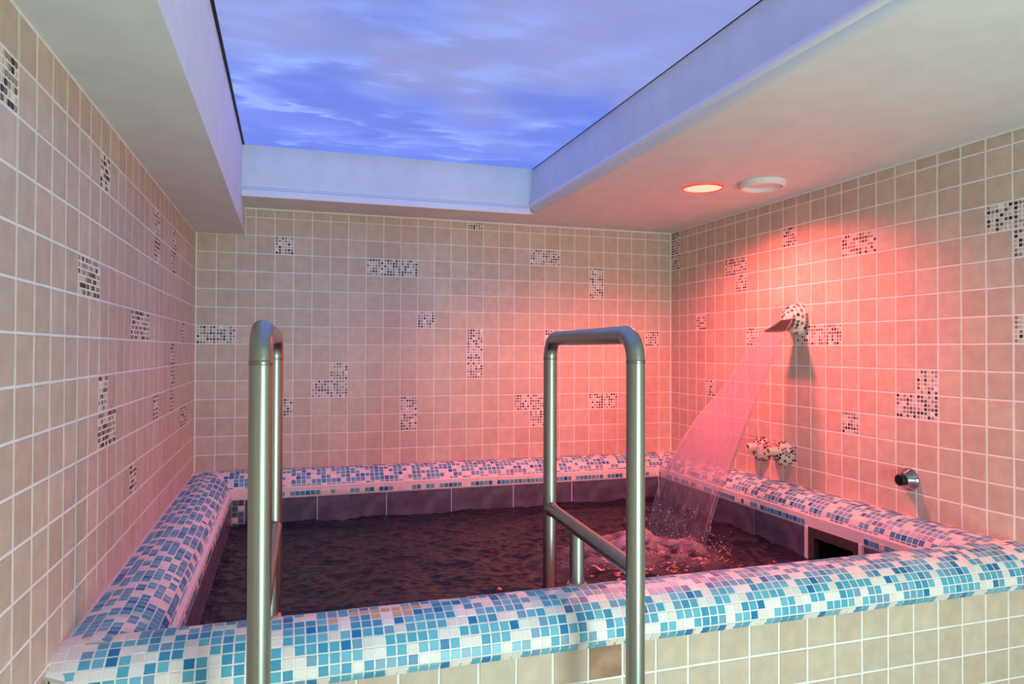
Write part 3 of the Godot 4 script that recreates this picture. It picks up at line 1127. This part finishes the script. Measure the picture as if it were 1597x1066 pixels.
# ---------------------------------------------------------------- fittings
func build_fittings() -> void:
	# red ceiling lamp
	var t := thing("ceiling_lamp", "round recessed ceiling lamp glowing red above the waterfall", "lamp")
	var mb := MB.new()
	var c := at(23.6, CEIL, 11.95)
	lathe(mb, c, Vector3.DOWN, [Vector2(0.0, 0.100), Vector2(0.006, 0.098), Vector2(0.008, 0.092), Vector2(0.001, 0.089)], 40)
	put("rim", mb.mesh(), M["red_glass"], t)
	mb = MB.new()
	lathe(mb, c, Vector3.DOWN, [Vector2(0.002, 0.090), Vector2(0.005, 0.07), Vector2(0.0065, 0.03), Vector2(0.007, 0.0005)], 40)
	put("lens", mb.mesh(), M["lamp_glass"], t)
	# unlit white ring beside it
	t = thing("ceiling_fitting", "unlit white ring-shaped ceiling fitting beside the red lamp", "ceiling fitting")
	c = at(25.62, CEIL, 13.75)
	mb = MB.new()
	lathe(mb, c, Vector3.DOWN, [Vector2(0.0, 0.106), Vector2(0.022, 0.104), Vector2(0.027, 0.098), Vector2(0.027, 0.090), Vector2(0.022, 0.086), Vector2(0.004, 0.084)], 40)
	put("ring", mb.mesh(), M["white_trim"], t)
	mb = MB.new()
	lathe(mb, c, Vector3.DOWN, [Vector2(0.008, 0.085), Vector2(0.010, 0.05), Vector2(0.010, 0.0005)], 40)
	put("disc", mb.mesh(), M["paint"], t)
	# spout
	t = thing("water_spout", "flared metal spout on a mosaic-covered boss high on the wall", "spout")
	c = at(XR, -5.68, 12.25)
	mb = MB.new()
	var out := Vector3(-1, 0, 0)
	var dome := []
	for i in 11:
		var a := PI / 2 * i / 10.0
		dome.append(Vector2(0.088 * sin(a), 0.078 * maxf(cos(a), 0.01)))
	lathe(mb, c, out, dome, 32, Vector2(0.86, 1.0))
	put("boss", mb.mesh(), M["grout"], t)
	put("mosaic_field", dome_mosaic(c, 0.088, 0.078, 0.86, 0.145, 0.5), M["mosaic_colours"], t, "stuff")
	mb = MB.new()
	var rings := []
	for i in 13:
		var k := i / 12.0
		var cx := lerpf(28.35, 27.42, k)
		var cy := lerpf(-5.80, -6.3, pow(k, 0.9))
		var hw := lerpf(0.36, 0.83, k)
		var hh := lerpf(0.44, 0.05, pow(k, 0.85))
		var ex := lerpf(2.0, 3.5, k)
		var rr := PackedVector3Array()
		for j in 32:
			var a := TAU * j / 32
			rr.append(at(cx, cy + hh * signf(sin(a)) * pow(absf(sin(a)), 2.0 / ex), 12.28 + hw * signf(cos(a)) * pow(absf(cos(a)), 2.0 / ex)))
		rings.append(rr)
	mb.loft(rings)
	put("flared_blade", mb.mesh(), M["spout_steel"], t)
	# two massage jets
	for e: Array in [["white pipe nozzle on a mosaic boss above the rim, farther from the black button", 9.5], ["white pipe nozzle on a mosaic boss above the rim, nearer the black button", 11.15]]:
		t = thing("massage_jet", e[0], "jet nozzle", "pipe nozzles above the right rim")
		c = at(XR, -12.5, e[1])
		mb = MB.new()
		dome = []
		for i in 11:
			var a := PI / 2 * i / 10.0
			dome.append(Vector2(0.052 * sin(a), 0.064 * maxf(cos(a), 0.01)))
		lathe(mb, c, out, dome, 28)
		put("boss", mb.mesh(), M["grout"], t)
		put("mosaic_field", dome_mosaic(c, 0.052, 0.064, 1.0, 0.125, 0.5), M["mosaic_colours"], t, "stuff")
		mb = MB.new()
		var dir := Vector3(-1, 0.02, 0).normalized()
		lathe(mb, c + Vector3(-0.03, 0.014, 0), dir, [Vector2(0.0, 0.021), Vector2(0.066, 0.021), Vector2(0.070, 0.019), Vector2(0.070, 0.0135), Vector2(0.035, 0.0135)], 24)
		put("nozzle", mb.mesh(), M["ivory_pipe"], t)
		mb = MB.new()
		lathe(mb, c + Vector3(-0.03, 0.014, 0), dir, [Vector2(0.036, 0.0135), Vector2(0.037, 0.0005)], 24)
		put("bore", mb.mesh(), M["stained_tile"], t)
	# push button
	t = thing("push_button", "black push button in a round chrome flange on the wall", "button")
	c = at(XR - 0.015, -12.48, 18.76)
	mb = MB.new()
	lathe(mb, c, out, [Vector2(0.0, 0.046), Vector2(0.004, 0.046), Vector2(0.008, 0.043), Vector2(0.034, 0.027), Vector2(0.036, 0.024)], 40)
	put("flange", mb.mesh(), M["chrome"], t)
	mb = MB.new()
	lathe(mb, c, out, [Vector2(0.030, 0.0235), Vector2(0.052, 0.0235), Vector2(0.055, 0.021), Vector2(0.056, 0.0005)], 32)
	put("button_cap", mb.mesh(), M["black"], t)


func dome_mosaic(c: Vector3, depth: float, rad: float, squash: float, size: float, dark: float) -> ArrayMesh:
	var mb := MB.new()
	for i in 6:
		var el := PI / 2 * (i + 0.35) / 6.3
		var rr := rad * cos(el)
		var n := maxi(3, int(TAU * rr / (0.165 * S)))
		for j in n:
			var a := TAU * (j + 0.5 * (i % 2)) / n
			var dirp := Vector3(0, sin(a), cos(a) * squash)
			var p := c + Vector3(-depth * sin(el), 0, 0) + dirp * rr
			var nn := Vector3(-sin(el) / depth, sin(a) * cos(el) / rad, cos(a) * cos(el) / (rad * squash)).normalized()
			var bu := nn.cross(Vector3(-1, 0, 0))
			bu = Vector3(0, 0, 1) if bu.length() < 0.01 else bu.normalized()
			var f := rng.randf()
			var col := Color(0.86, 0.82, 0.77)
			if f < dark * 0.4:
				col = Color(0.20, 0.14, 0.11)
			elif f < dark:
				col = Color(0.50, 0.42, 0.35)
			mb.col = col.srgb_to_linear()
			mb.slab(Transform3D(Basis(bu, nn.cross(bu), nn), p), size * S, size * S, 0.02 * S, 0.012 * S)
	return mb.mesh()
